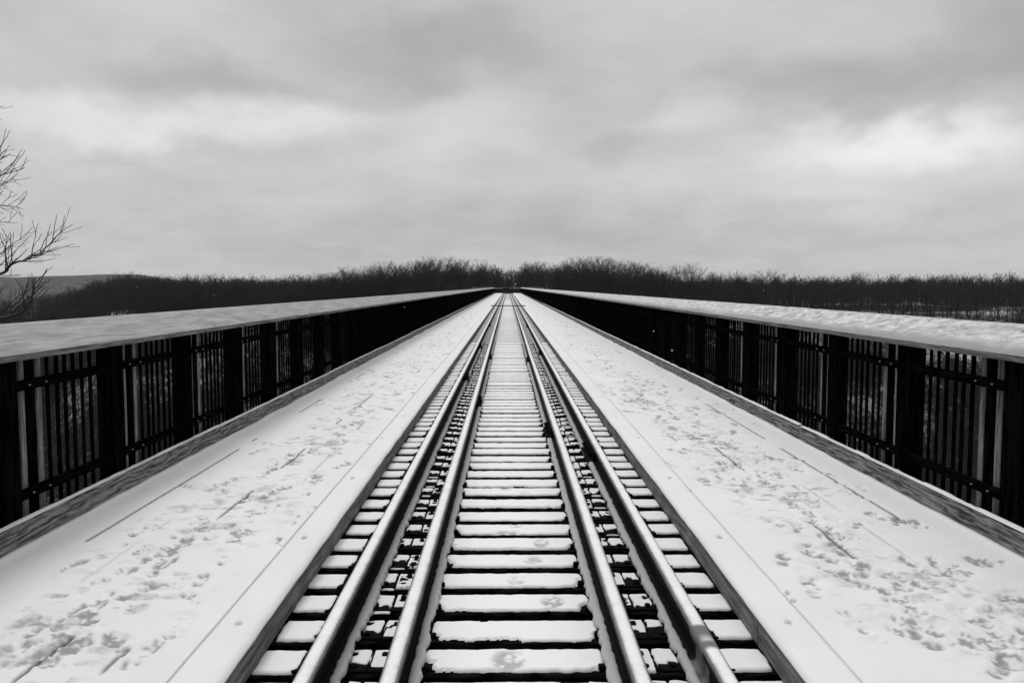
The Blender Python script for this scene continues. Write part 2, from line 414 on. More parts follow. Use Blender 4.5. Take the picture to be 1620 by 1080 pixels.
# ------------------------------------------------------------------ bare trees
def bare_tree(r, nb, n2, n3, sides, thick, crown_w=.3, trunk_top=.78):
    """unit-height winter tree -> (trunk V,Q), (crown V,Q)"""
    T = []; C = []
    t = np.arange(sides) * 2 * math.pi / sides; cs, sn = np.cos(t), np.sin(t)
    def seg(store, p, q, r0, r1):
        d = q - p; L = np.linalg.norm(d) + 1e-9; d = d / L
        a = np.array((0, 0, 1.)) if abs(d[2]) < .9 else np.array((1., 0, 0))
        u = np.cross(d, a); u /= np.linalg.norm(u); w_ = np.cross(d, u)
        ring = np.outer(cs, u) + np.outer(sn, w_); store.append(np.vstack((p + ring * r0, q + ring * r1)))
    def way(p, d, L, n, wob, lift):
        pts = [p]
        for k in range(n):
            d = d + r.normal(0, wob, 3) + np.array((0, 0, lift)); d /= np.linalg.norm(d); pts.append(pts[-1] + d * L / n)
        return pts, d
    pts, _ = way(np.zeros(3), np.array((0, 0, 1.)), trunk_top, 5, .045, .05)
    pts[0] = np.array((0, 0, -.06)); R0 = .017 * thick
    rad = [R0 * (1.25 - 1.1 * k / 5) for k in range(6)]
    for k in range(5): seg(T, pts[k], pts[k + 1], rad[k], rad[k + 1])
    P = np.array(pts)
    az = r.uniform(0, 6.28)
    for b in range(nb):
        f = .32 + .66 * (b + r.uniform(0, .8)) / nb; f = min(f, .99)
        k = min(int(f * 5), 4); p = P[k] + (P[k + 1] - P[k]) * (f * 5 - k)
        az += 2.4 + r.normal(0, .4); e = R(r.uniform(18, 50)) + .25 * f
        L = crown_w * (1.15 - .75 * abs(f - .5) * 1.4) * r.uniform(.75, 1.15)
        d = np.array((math.cos(az) * math.cos(e), math.sin(az) * math.cos(e), math.sin(e)))
        bp, bd = way(p, d, L, 2, .13, .08); br = R0 * .42 * (1 - .5 * f)
        for q in range(2): seg(C, bp[q], bp[q + 1], br * (1 - .35 * q), br * (.65 - .35 * q))
        for s in range(n2):
            g = .25 + .75 * (s + r.uniform(0, .9)) / n2; q = 0 if g < .5 else 1
            sp = bp[q] + (bp[q + 1] - bp[q]) * min(1, (g - .5 * q) * 2)
            sd = d + r.normal(0, .55, 3) + np.array((0, 0, .25)); sd /= np.linalg.norm(sd); SL = L * r.uniform(.28, .5)
            ep = sp + sd * SL; seg(C, sp, ep, br * .45, br * .22)
            for u in range(n3):
                g2 = r.uniform(.25, 1); up_ = sp + (ep - sp) * g2
                ud = sd + r.normal(0, .6, 3) + np.array((0, 0, .2)); ud /= np.linalg.norm(ud)
                seg(C, up_, up_ + ud * SL * r.uniform(.35, .6), br * .26, br * .12)
    def pack(S):
        n = len(S); V_ = np.vstack(S); b = (np.arange(n) * 2 * sides)[:, None, None]
        k = np.arange(sides); q = np.stack((k, (k + 1) % sides, sides + (k + 1) % sides, sides + k), -1)[None]
        return V_, (b + q).reshape(-1, 4)
    tv, cv = pack(T), pack(C)
    c0 = np.array((0, 0, .60)); rd = np.array((crown_w * 1.12, crown_w * 1.12, .36)); dv = cv[0] - c0; q_ = np.linalg.norm(dv / rd, axis=1)
    k_ = np.where(q_ > .75, (.75 + .25 * np.tanh((q_ - .75) / .35)) / np.maximum(q_, 1e-6), 1.0)
    return tv, (c0 + dv * k_[:, None], cv[1])
def merge(a, b): return np.vstack((a[0], b[0])), np.vstack((a[1], b[1] + len(a[0])))
MID = [merge(*bare_tree(rng, 16, 6, 2, 3, 1.0, rng.uniform(.26, .36))) for _ in range(8)]
HI = [merge(*bare_tree(rng, 17, 7, 4, 3, .72, rng.uniform(.32, .44), .74)) for _ in range(8)]
LOW = [merge(*bare_tree(rng, 11, 4, 0, 3, 1.9, rng.uniform(.27, .36))) for _ in range(7)]

def forest(name, pts, variants, mat, label, hs):
    Vs, Qs, n = [], [], 0
    for (x, y), h in zip(pts, hs):
        v, q = variants[rng.integers(len(variants))]
        a = rng.uniform(0, 6.28); ca, sa = math.cos(a), math.sin(a); wsc_ = h * rng.uniform(.8, 1.2)
        o = np.empty_like(v); o[:, 0] = (v[:, 0] * ca - v[:, 1] * sa) * wsc_ + x; o[:, 1] = (v[:, 0] * sa + v[:, 1] * ca) * wsc_ + y
        o[:, 2] = v[:, 2] * h
        Vs.append((o, x, y)); Qs.append(q + n); n += len(v)
    zz = hgt(np.array([p[0] for p in pts]), np.array([p[1] for p in pts]))
    for k, (o, x, y) in enumerate(Vs): o[:, 2] += zz[k]
    V_ = np.vstack([o for o, _, _ in Vs]); Q_ = np.vstack(Qs)
    o = link(bpy.data.objects.new(name, fast_mesh(name, V_, Q_, mat)))
    return tag(o, label, kind='stuff')

def scatter(n, amin, amax, rmin, rmax, keep, power=1.0):
    out = []
    while len(out) < n:
        a = R(rng.uniform(amin, amax)); r_ = rmin + (rmax - rmin) * rng.random() ** power
        x, y = r_ * math.sin(a), r_ * math.cos(a)
        if keep(x, y): out.append((x, y))
    return out
lane = lambda x, y: abs(x) > 4.2 or y > 300
# the far rim of the valley and the slope below it
p1 = scatter(1900, -42, 40, 150, 330, lambda x, y: y > 138 and lane(x, y) and (abs(x) > 15 or y > YE + 6) and not (math.degrees(math.atan2(x, y)) > 20 and y < 206 and rng.random() < .05))
hs1 = rng.uniform(7.5, 11.5, len(p1)) * np.where(np.abs(np.degrees(np.arctan2([p[0] for p in p1], [p[1] for p in p1]))) < 9, .93, .90)
near_rim = [math.hypot(*p) < 245 for p in p1]
forest('far_rim_woods', [p for p, k in zip(p1, near_rim) if k], HI, M['bark_far'], 'bare winter wood along the far rim of the valley', hs1[np.array(near_rim)])
forest('inner_woods', [p for p, k in zip(p1, near_rim) if not k], MID, M['bark_far'], 'bare winter wood just behind the far rim', hs1[~np.array(near_rim)])
p2 = scatter(3600, -42, 40, 320, 900, lambda x, y: lane(x, y), 1.3)
forest('plateau_woods', p2, LOW, M['bark_far'], 'grey bare wood on the high ground behind the rim', rng.uniform(8, 13, len(p2)))
# valley sides seen through the fences
p3 = scatter(1500, -80, 80, 14, 160, lambda x, y: abs(x) > 7.5 + .03 * y and y > 2 and y < 150, .8)
forest('valley_woods', p3, LOW, M['bark'], 'dark bare wood on the valley sides below the bridge', rng.uniform(6, 11, len(p3)))
# brush under the rim trees: thickets of thin upright stems
def thicket(pts, name, label):
    Vs = []; Qs = []; n = 0
    q0 = np.array([(0, 1, 4, 3), (1, 2, 5, 4), (2, 0, 3, 5)])
    zz = hgt(np.array([p[0] for p in pts]), np.array([p[1] for p in pts]))
    for (x, y), z in zip(pts, zz):
        for k in range(7):
            bx, by = x + rng.normal(0, .9), y + rng.normal(0, .9); h = rng.uniform(1.2, 4.2); r_ = rng.uniform(.03, .06)
            lx, ly = rng.normal(0, .35, 2) * h * .5
            tri = np.array(((1, 0), (-.5, .87), (-.5, -.87)))
            b = np.c_[bx + tri[:, 0] * r_, by + tri[:, 1] * r_, np.full(3, z - .3)]
            t_ = np.c_[bx + lx + tri[:, 0] * r_ * .4, by + ly + tri[:, 1] * r_ * .4, np.full(3, z + h)]
            Vs.append(np.vstack((b, t_))); Qs.append(q0 + n); n += 6
    return tag(link(bpy.data.objects.new(name, fast_mesh(name, np.vstack(Vs), np.vstack(Qs), M['bark_far']))), label, kind='stuff')
open_ = lambda x, y: math.degrees(math.atan2(x, y)) > 20 and y < 208
p4 = scatter(3400, -42, 40, 140, 420, lambda x, y: y > 130 and lane(x, y) and (abs(x) > 12 or y > YE + 8) and not (open_(x, y) and rng.random() < .35), 1.2)
p4 += scatter(2600, -42, -8, 150, 300, lambda x, y: y > 140, 1.2)
thicket(p4, 'undergrowth', 'bare brush growing under the rim trees')

# trees that stand clear of the wood's outline
SKY = [(757, 222, 11.5, 'tall rounded bare tree left of the track gap'), (783, 235, 9.8, 'bare tree at the left edge of the track gap'), (835, 226, 11.8, 'rounded bare tree just right of the track gap'),
       (823, 238, 9.0, 'short bare tree closing on the track gap from the right'),
       (655, 262, 12.5, 'tall bare tree standing above the wood, well left of the track gap'), (690, 250, 11.6, 'bare tree among the higher crowns left of the track gap'), (720, 240, 11.0, 'dense bare tree in the group left of the track gap'),
       (880, 250, 11.6, 'bare tree a little right of the track gap'), (915, 262, 11.4, 'second bare tree right of the track gap, in the lowering row'), (985, 300, 14.0, 'lone thin bare tree poking above the wood right of the track gap'),
       (1170, 330, 13.8, 'small bare tree alone on the skyline above the right fence'), (1362, 320, 14.6, 'highest crown on the skyline above the right fence'), (1300, 330, 13.4, 'bare crown beside the highest one on the right skyline'),
       (1500, 340, 13.2, 'bare tree on the skyline near the right edge'), (520, 300, 13.0, 'bare tree on the skyline above the left fence'), (430, 310, 12.4, 'lower bare tree on the skyline above the left fence'), (340, 320, 12.4, 'bare tree on the skyline where the left wood sinks')]
for px, Y, h, lab in SKY:
    X = (px - 803) / F * Y - .026
    tr, cr = bare_tree(rng, 20, 8, 4, 3, .8, .36)
    e = empty('bare_tree', (X, Y, hpt(X, Y)), rng.uniform(0, 6.28)); h *= .86; e.scale = (h, h, h)
    tag(e, lab, 'tree', 'single trees standing above the wood')
    link(bpy.data.objects.new('trunk', fast_mesh('trunk', tr[0], tr[1], M['bark_far'])), e)
    link(bpy.data.objects.new('crown', fast_mesh('crown', cr[0], cr[1], M['bark_far'])), e)

# the frosted tree beside the left fence: limbs traced through the air at their own depth
def at(px, py, Y): return np.array(((px - 803) / F * Y - .026, Y, HC - (py - 453) / F * Y))
TB = (-8.6, 9.2)
tree = empty('frosted_tree', (TB[0], TB[1], hpt(*TB)))
tag(tree, 'frosted bare tree whose twigs reach in beyond the left fence', 'tree')
z0 = tree.location.z
tp = np.array([(TB[0], TB[1], z0 - .6), (TB[0] + .1, TB[1], z0 + 2.5), (-8.5, 9.1, .6), (-8.3, 9.2, 3.2), (-8.35, 9.3, 5.4), (-8.2, 9.2, 7.4)])
mb = MB(); mb.path(tp - np.array(tree.location), [.2, .16, .13, .095, .06, .02], 9)
mb.build('trunk', M['bark'], tree, True)
lb = MB(); r2 = np.random.default_rng(23)
def limb(pts, r0, r1, frost):
    pts = np.asarray(pts); n = len(pts); k0 = lb.n
    lb.path(pts - np.array(tree.location), np.linspace(r0, r1, n), 5)
    lb.attr.setdefault('frost', []).append((k0, np.full(lb.n - k0, frost)))
def curve(ctrl, n=14):
    c = np.asarray(ctrl, float); m = len(c); t = np.linspace(0, m - 1, n); out = []
    for s in t:
        i = min(int(s), m - 2); f = s - i
        p0, p1, p2_, p3_ = c[max(i - 1, 0)], c[i], c[i + 1], c[min(i + 2, m - 1)]
        out.append(.5 * (2 * p1 + (p2_ - p0) * f + (2 * p0 - 5 * p1 + 4 * p2_ - p3_) * f * f + (3 * p1 - p0 - 3 * p2_ + p3_) * f ** 3))
    return np.array(out)
def branch(ctrl, r0, frost, depth=2, dens=9.0, tl=.55, upb=.35):
    L = sum(np.linalg.norm(np.array(ctrl[i + 1]) - np.array(ctrl[i])) for i in range(len(ctrl) - 1))
    n = max(6, int(L * 9)); P = curve(ctrl, n); P[1:-1] += r2.normal(0, .004, (n - 2, 3)); rad = np.linspace(r0, .0026, n)
    limb(P, r0, .0026, frost)
    if depth <= 0: return
    side = 1
    dens *= .66
    for k in range(int(L * dens)):
        f = .12 + .86 * (k + r2.random() * .7) / (L * dens); i = min(int(f * (n - 1)), n - 2)
        p = P[i] + (P[i + 1] - P[i]) * (f * (n - 1) - i); d = P[i + 1] - P[i]; d = d / np.linalg.norm(d)
        side = -side; perp = np.cross(d, (0, 1, 0)) * side; perp = perp / (np.linalg.norm(perp) + 1e-6)
        nd = d * r2.uniform(.65, 1.0) + perp * r2.uniform(.35, .8) + np.array((0, r2.normal(0, .35), upb * r2.uniform(.2, 1))); nd /= np.linalg.norm(nd)
        l_ = tl * (1.1 - .7 * f) * r2.uniform(.5, 1.2)
        mid = p + nd * l_ * .5 + r2.normal(0, .012, 3) * l_; end = p + nd * l_ + np.array((0, 0, .06 * l_)) + r2.normal(0, .03, 3) * l_
        branch([p, mid, end], max(r0 * .36 * (1 - .5 * f), .0030), frost, depth - 1, 8.0, tl * .42, upb)
T = lambda z: np.array((-8.4, 9.2, z))
branch([T(-.2), at(-150, 512, 9.1), at(0, 503, 9.0), at(43, 489, 9.0), at(57, 462, 9.0), at(61, 441, 9.0)], .032, .04, 2, 7, .5, .3)
branch([T(.1), at(-110, 500, 9.3), at(0, 491, 9.3), at(35, 474, 9.3), at(50, 450, 9.3)], .018, .04, 2, 8, .45, .3)
branch([at(20, 497, 9.0), at(55, 466, 9.05), at(79, 441, 9.1)], .012, .04, 1, 9, .35)
branch([T(.9), at(-120, 452, 9.0), at(0, 435, 9.0), at(24, 419, 9.0), at(58, 407, 9.0), at(86, 386, 9.0), at(111, 358, 9.0)], .026, .55, 2, 10, .55, .55)
branch([at(60, 406, 9.0), at(86, 398, 9.0), at(126, 386, 9.0)], .008, .8, 1, 10, .25)
branch([T(1.5), at(-100, 420, 9.4), at(-20, 415, 9.4), at(20, 392, 9.4), at(50, 370, 9.4)], .014, .8, 2, 9, .4, .5)
branch([T(2.2), at(-100, 370, 9.1), at(-20, 355, 9.1), at(27, 352, 9.1)], .012, 1, 1, 10, .3)
branch([T(2.4), at(-110, 350, 9.0), at(-20, 331, 9.0), at(20, 327, 9.0), at(44, 331, 9.0)], .014, 1, 2, 9, .42)
branch([T(2.7), at(-120, 340, 9.3), at(-20, 318, 9.2), at(12, 296, 9.2), at(34, 284, 9.2)], .014, 1, 2, 9, .42)
branch([T(2.9), at(-110, 325, 9.0), at(-15, 293, 9.0), at(20, 279, 9.0), at(51, 269, 9.0)], .018, 1, 2, 9, .5, .4)
branch([T(3.2), at(-110, 310, 9.2), at(-10, 275, 9.2), at(10, 255, 9.2), at(14, 223, 9.2)], .014, 1, 2, 8, .4, .5)
branch([at(5, 262, 9.2), at(24, 250, 9.2), at(41, 254 - 2, 9.2)], .007, 1, 1, 9, .2)
branch([T(3.6), at(-90, 250, 9.2), at(-20, 232, 9.2), at(7, 203, 9.2)], .012, 1, 1, 6, .3)
branch([T(4.0), at(-90, 215, 9.1), at(-15, 187, 9.1), at(23, 174, 9.1)], .012, 1, 1, 5, .3)
branch([T(4.5), at(-80, 180, 9.2), at(-15, 155, 9.2), at(5, 131, 9.2)], .012, 1, 1, 5, .25)
for k in range(12):
    z = 3 + k * .36; a = R(100 + k * 47 % 170)
    branch([T(z), T(z) + np.array((-abs(math.sin(a)) * 1.2, math.cos(a) * 1.5, .7)), T(z) + np.array((-abs(math.sin(a)) * 2.0, math.cos(a) * 2.4, 1.5))], .03, 1, 1, 5, .6)
lb.build('branches', M['frost_bark'], tree, True)

# ------------------------------------------------------------------ the bridge
YF = 170.0
GS, GG = .755, .447              # running and guard rail centres
# steel span under the deck
span = empty('steel_span', (0, 0, 0)); tag(span, 'dark steel span carrying the snowy track and walkways', 'bridge')
for s in (-1, 1):
    mb = MB(); x = .95 * s
    mb.box(x - .2, x + .2, -3, YF + 1, -.42, -.36); mb.box(x - .012, x + .012, -3, YF + 1, -1.6, -.42); mb.box(x - .2, x + .2, -3, YF + 1, -1.66, -1.6)
    mb.build('girder', M['girder'], span)
mb = MB(); mb.box(-2.85, 2.85, -3, YF + 1, -.80, -.78); mb.build('gap_darkening_plate', M['girder'], span)  # added unseen plate, keeps the gaps between the ties black

# walkways: boards, then trodden snow
def ysteps(fine, mid, coarse):
    return np.concatenate((np.arange(-1, 2.4, .1), np.arange(2.4, 13, fine), np.arange(13, 32, mid), np.arange(32, YF + .01, coarse)))
def prints(seed, cx, n, ylo, yhi, sx, dens_pow=1.0):
    r = np.random.default_rng(seed); out = []
    for k in range(n):
        y = ylo + (yhi - ylo) * r.random() ** dens_pow; out.append((cx + r.normal(0, sx), y, r.normal(0, .35), r.uniform(.55, 1.08), r.uniform(.40, 1.1)))
    return out
def walkway(s, seed, lab, plist, patches, seams_on, blur):
    root = empty('walkway', (1.95 * s, 0, 0)); tag(root, lab, 'walkway', 'walkways along the track')
    for k, (a, b) in enumerate(((1.25, 1.518), (1.524, 1.803), (1.809, 2.093), (2.099, 2.383), (2.389, 2.70))):
        m_ = MB(); x0, x1 = sorted((a * s, b * s)); m_.box(x0 - root.location.x, x1 - root.location.x, -2, YF, -.075, -.026); m_.build('board', M['deck_wood'], root)
    ys = ysteps(.017, .05, .16)
    xs = np.concatenate((1.2585 + .010 * np.arange(4) / 3, np.arange(1.28, 2.62, .0165), [2.63, 2.648]))
    AX, Y = np.meshgrid(xs, ys); X = AX * s
    mask = np.zeros_like(X); ring = np.zeros_like(X); dark = np.zeros_like(X)
    for (px, py, rot, sc_, dk) in plist:
        i0, i1 = np.searchsorted(ys, (py - .3, py + .3))
        if i1 <= i0: continue
        dx = AX[i0:i1] - px; dy = Y[i0:i1] - py; c_, s_ = math.cos(rot), math.sin(rot); u = (dx * c_ + dy * s_) / sc_; v = (-dx * s_ + dy * c_) / sc_
        d1 = np.hypot(u / .050, (v - .05) / .085); d2 = np.hypot(u / .038, (v + .085) / .048); d = np.minimum(d1, d2)
        m1 = 1 - sst(.75, 1.1, d); mask[i0:i1] = np.maximum(mask[i0:i1], m1); ring[i0:i1] = np.maximum(ring[i0:i1], np.exp(-((d - 1.25) / .22) ** 2))
        dark[i0:i1] = np.maximum(dark[i0:i1], m1 * dk)
    n_mid = fbm(AX * 16, Y * 16, seed, 4); n_fine = fbm(AX * 55, Y * 55, seed + 5, 3); n_big = fbm(AX * 2.2, Y * 1.1, seed + 9, 4)
    tread = np.exp(-((AX - (1.85 if s < 0 else 1.9)) / .42) ** 4) * sst(.30, .62, n_big)
    for (px, py, rx, ry) in patches:
        d = np.hypot((AX - px) / rx, (Y - py) / ry); dark = np.maximum(dark, (1 - sst(.3, 1.1, d)) * .95); mask = np.maximum(mask, 1 - sst(.5, 1.2, d))
    n_pr = fbm(AX * 38, Y * 22, seed + 15, 4)
    Z = (n_big - .5) * .010 + (n_mid - .5) * .013 * (.15 + tread) + (n_fine - .5) * .009 * tread
    Z += -.011 * mask * (.6 + .8 * n_pr) + .0045 * ring * tread * (n_fine + .3)
    thin = sst(.40, .82, dark * .72 + ((n_pr - .5) * 1.5 + (n_fine - .5) * 1.2) * (dark > .02)) * .85
    scuff = sst(.53, .68, fbm(AX * 12, Y * 17, seed + 71, 4)) * tread * sst(.36, .60, fbm(AX * 3.2, Y * 3.2, seed + 31, 3)) * (.4 + .6 * sst(.4, .6, n_fine)); thin = np.maximum(thin, scuff * .75); Z -= .005 * scuff
    Z += .028 * np.exp(-(2.648 - AX) / .035) * (.3 + fbm(Y * 1.7, Y * 0, seed + 2, 3))              # drift against the toe board
    seam = np.zeros_like(X)
    for k, xs_ in enumerate((1.521, 1.806, 2.096, 2.386)):
        on = sst(.56, .66, fbm(ys * .42 + k * 9.1, ys * 0 + k, seed + 40 + k, 2)) * .75 * sst(9, 5, ys * 0 + 0) if False else sst(.60, .66, fbm(ys * .55 + k * 9.1, ys * 0 + k, seed + 40 + k, 2)) * sst(.42, .5, fbm(ys * 3.1, ys * 0 + k, seed + 60 + k, 2))
        for (kk, ya, yb) in seams_on:
            if kk == k: on = np.maximum(on, sst(ya - .08, ya + .06, ys) * (1 - sst(yb - .06, yb + .08, ys)))
        wd = .0085 + .006 * sst(10, 30, ys)
        line = np.exp(-((AX - xs_ - .006 * (fbm(ys * 2, ys * 0, seed + k, 2) - .5)[:, None]) / wd[:, None]) ** 2) * on[:, None]
        seam = np.maximum(seam, sst(.35, .8, line) * .9); Z -= .010 * line
    g = MB(); g.grid(X - root.location.x, Y, Z, skirt=-.03, thin=thin, seam=seam)
    g.build('snow_layer', M['snow'], root, True)
# left: prints down the middle; seams where the photo shows them
PL = prints(11, 1.76, 210, 2.9, 14, .27, 1.0) + prints(12, 1.75, 420, 12, 70, .28, 1.1)
PR = prints(21, 1.88, 270, 2.9, 12, .30, 1.0) + prints(22, 1.75, 430, 9, 70, .28, 1.1)
walkway(-1, 101, 'snowy plank walkway left of the track with scattered boot prints', PL, [(1.62, 8.3, .12, .22), (1.5, 10.6, .1, .2)], [(3, 4.4, 6.6), (2, 3.75, 4.45), (2, 4.5, 5.6), (1, 2.8, 3.2), (0, 2.85, 3.1), (0, 5.8, 6.8), (3, 9, 10)], 0)
walkway(1, 202, 'snowy plank walkway right of the track, trodden along its whole width', PR, [(1.52, 9.9, .12, .30), (1.70, 9.85, .13, .45), (1.60, 9.3, .1, .18), (2.2, 3.9, .13, .12), (2.45, 4.05, .12, .12), (2.3, 3.55, .11, .1), (1.9, 3.1, .16, .1)],
        [(3, 7.4, 9.6), (2, 6.9, 7.8), (1, 6.1, 7.0), (3, 5.7, 6.4), (2, 4.25, 4.6), (1, 4.1, 4.7)], 0)

# heavy timbers along the ties
for s in (-1, 1):
    root = empty('edge_timber', (1.155 * s, 0, 0))
    tag(root, ('long snow-capped timber between the left walkway and the ties' if s < 0 else 'long snow-capped timber between the right walkway and the ties'), 'timber', 'edge timbers beside the ties')
    j = [-2.0, 3.4 if s > 0 else 6.9]
    while j[-1] < YF: j.append(j[-1] + 4.88)
    for a, b in zip(j[:-1], j[1:]):
        m_ = MB(); m_.box(-.088, .088, a + .003, min(b, YF) - .003, -.15, -.018, .006); m_.build('timber_length', M['timber'], root)
    ys = ysteps(.03, .08, .3); xs = np.array([-.093, -.090, -.084, -.074, -.06, -.045, -.03, -.015, 0, .015, .03, .045, .06, .075, .085, .091]) * s
    XX, YY = np.meshgrid(xs, ys)
    d = (XX * s + .093)
    wob = (fbm(ys * 3, ys * 0, 77 + s, 3) - .5)[:, None] * .012
    XX = XX + np.where(d < .02, -wob * s, 0)
    ZZ = -.022 + .024 * np.clip(1 - np.exp(-d / .016), 0, 1) + (fbm(XX * 12, YY * 4, 5, 3) - .5) * .005
    ZZ = np.where(XX * s > .0885, ZZ - .002, ZZ)
    th_ = np.zeros_like(XX)
    yy = 3.3
    while yy < 60:
        xo = (.03 + .02 * math.sin(yy * 7)) * s; dd = np.hypot((XX - xo) / .016, (YY - yy) / .03); th_ = np.maximum(th_, 1 - sst(.5, 1.2, dd)); yy += 1.1 + .6 * ((yy * 7.3) % 1)
    ZZ -= th_ * .008
    g = MB(); g.grid(XX, YY, ZZ, skirt=-.024, thin=th_ * .8); g.build('snow_cap', M['snow'], root, True)

# ---------------------------------------------------------------- ties
ZT = -.152                       # top of the wood
def snow_patch(mb, x0, x1, y0, y1, t, seed, res=.013, rag=.008, marks=(), edge=.02, zb=ZT, grey=False, notch=()):
    nx, ny = max(4, int((x1 - x0) / res)), max(4, int((y1 - y0) / res))
    u, v = np.meshgrid(np.linspace(-1, 1, nx + 1), np.linspace(-1, 1, ny + 1))
    cx_, cy_, hx, hy = (x0 + x1) / 2, (y0 + y1) / 2, (x1 - x0) / 2, (y1 - y0) / 2
    # round the corners a little and wander the rim
    k = 1 - (.06 if rag < .0085 else .14) * (np.abs(u) ** 4 * np.abs(v) ** 4)
    X = cx_ + u * hx * k; Y = cy_ + v * hy * k
    n = fbm(X * 34 + seed * 3.7, Y * 34 + seed * 1.3, seed, 3) - .5; n_ = fbm(X * 34 + 40 + seed, Y * 34 + 9, seed + 3, 3) - .5
    X = X + n_ * rag * 2 * np.abs(u) ** 6; Y = Y + n * rag * 2 * np.abs(v) ** 6
    if rag > .0085:
        X = X + (fbm(X * 16 + seed, Y * 16, seed + 51, 2) - .5) * rag * 2.2; Y = Y + (fbm(X * 16 + 7, Y * 16 + seed, seed + 53, 2) - .5) * rag * 2.2
    d = np.minimum((1 - np.abs(u)) * hx, (1 - np.abs(v)) * hy)
    Z = zb + t * np.sqrt(np.clip(1 - (1 - np.clip(d / edge, 0, 1)) ** 2, 0, 1)) + .002 + (fbm(X * 18, Y * 18, seed + 8, 3) - .5) * min(.008, t * .5) * sst(0, edge, d)
    thin = np.zeros_like(X)
    for (mx, my, rx, ry, a) in marks:
        q = np.hypot((X - mx) / rx, (Y - my) / ry); m1 = 1 - sst(.6, 1.15, q); nn = fbm(X * 45, Y * 45, seed + 2, 3)
        Z -= m1 * .008 * nn * 2; thin = np.maximum(thin, m1 * sst(.42, .62, nn + (a - .5) * .4) * a)
    if grey: thin = np.maximum(thin, .55 * sst(.36, .39, np.abs(X)))
    for (nx_0, ny_0, rx, ry) in notch:
        q = np.hypot((X - nx_0) / rx, (Y - ny_0) / ry) + (fbm(X * 60, Y * 60, seed + 5, 2) - .5) * .8; Z = np.where(q < 1, zb - .012, Z)
    mb.grid(X, Y, Z, skirt=zb - .013 if notch else zb + .001, thin=thin)
def tie_parts(seed, detail, marks=()):
    """meshes of one tie: [(part name, mesh)], the wood first"""
    r = random.Random(seed); out = []
    wd = MB(); wd.box(-1.3, 1.3, -.112, .112, ZT - .2, ZT, .006); out.append(('tie_wood', wd.mesh('tie_wood', M['tie_wood'])))
    if not detail:
        sn = MB(); snow_patch(sn, -1.066, 1.066, -.074, .108, .0045, seed, .025, .006, edge=.02, grey=True, notch=[(sg * xx, yy, rx_, ry_) for sg in (-1, 1) for xx, yy, rx_, ry_ in ((.60, -.075, .075, r.uniform(.04, .09)), (.365, -.08, .02, .09), (.87, -.08, .02, .05))]); out.append(('snow_layer', sn.mesh('snow_layer', M['tie_snow'], True)))
        return out
    def patch(a, b, y0, y1, t, sd, res, rag, marks=(), edge=.02, notch=()):
        m_ = MB(); snow_patch(m_, a, b, y0, y1, t, sd, res, rag, marks, edge, notch=notch); out.append(('snow_patch', m_.mesh('snow_patch', M['tie_snow'], True)))
    nw = [(sg * r.uniform(.375, .39), -.12, r.uniform(.03, .06), r.uniform(.05, .17)) for sg in (-1, 1)]
    patch(-.386, .386, -.102 + r.uniform(-.008, .022), .109, .010 + r.uniform(-.003, .004), seed, .011, .0075, marks, edge=.012, notch=nw + [(r.uniform(-.36, .36), -.098, r.uniform(.02, .10), r.uniform(.008, .024)) for _ in range(r.randint(1, 4))] + [(r.uniform(-.36, .36), .112, r.uniform(.02, .10), r.uniform(.006, .016)) for _ in range(2)])
    for s in (-1, 1):
        q = lambda a, b: (min(a * s, b * s), max(a * s, b * s))
        for a, b in (q(.60, .91), q(.375, .596)):
            m_ = MB(); m_.box(a, b, -.085, .085, ZT - .002, ZT + .011, .003); out.append(('tie_plate', m_.mesh('tie_plate', M['iron'])))
        for cx_, cy_ in ((.85, -.072), (.85, .06), (.66, -.05), (.545, .055), (.366, -.06)):
            cx_ += r.uniform(-.006, .006); m_ = MB()
            m_.box(cx_ * s - .013, cx_ * s + .013, cy_ - .014, cy_ + .014, ZT, ZT + .022 + r.uniform(0, .008), .005); out.append(('spike', m_.mesh('spike', M['iron'])))
        g0 = .512; g1 = .596 + r.uniform(-.012, .012)
        a, b = q(g0, g1); patch(a, b, -.088 + r.uniform(-.012, .06), .110, .010, seed + 11 + s, .007, .0084, edge=.010, notch=[(s * r.uniform(.525, .56), r.uniform(-.12, .1), r.uniform(.006, .022), r.uniform(.01, .04))])
        a, b = q(g1 + r.uniform(-.002, .004), .690); y0_ = r.uniform(-.075, .015)
        patch(a, b, y0_, .110 - r.uniform(0, .008), .012, seed + 23 + s, .007, .0092, edge=.010, notch=[(s * r.uniform(.655, .69), r.uniform(-.06, .1), r.uniform(.010, .020), r.uniform(.012, .03)), (s * r.uniform(.60, .67), y0_, r.uniform(.01, .03), r.uniform(.01, .03))])
        if r.random() < .4:
            a, b = q(g1 + .004, .676); patch(a, b, -.110, -.096 + r.uniform(0, .014), .005, seed + 29 + s, .008, .005, edge=.006)
        a, b = q(.826, .874 + r.uniform(-.006, .004)); patch(a, b, -.07 + r.uniform(-.03, .03), .108, .009, seed + 31 + s, .008, .006, edge=.010)
        a, b = q(.875 + r.uniform(-.002, .005), 1.069); patch(a, b, -.090 + r.uniform(-.010, .018), .108, .011, seed + 41 + s, .011, .007, edge=.012, notch=[(s * .874, -.10, r.uniform(.01, .03), r.uniform(.03, .09))])
    return out
def make_tie(meshes, name='cross_tie'):
    root = bpy.data.objects.new(name, meshes[0][1]); link(root)
    for nm, me_ in meshes[1:]: link(bpy.data.objects.new(nm, me_), root)
    return root
PITCH_T = .3035; Y0 = 2.953
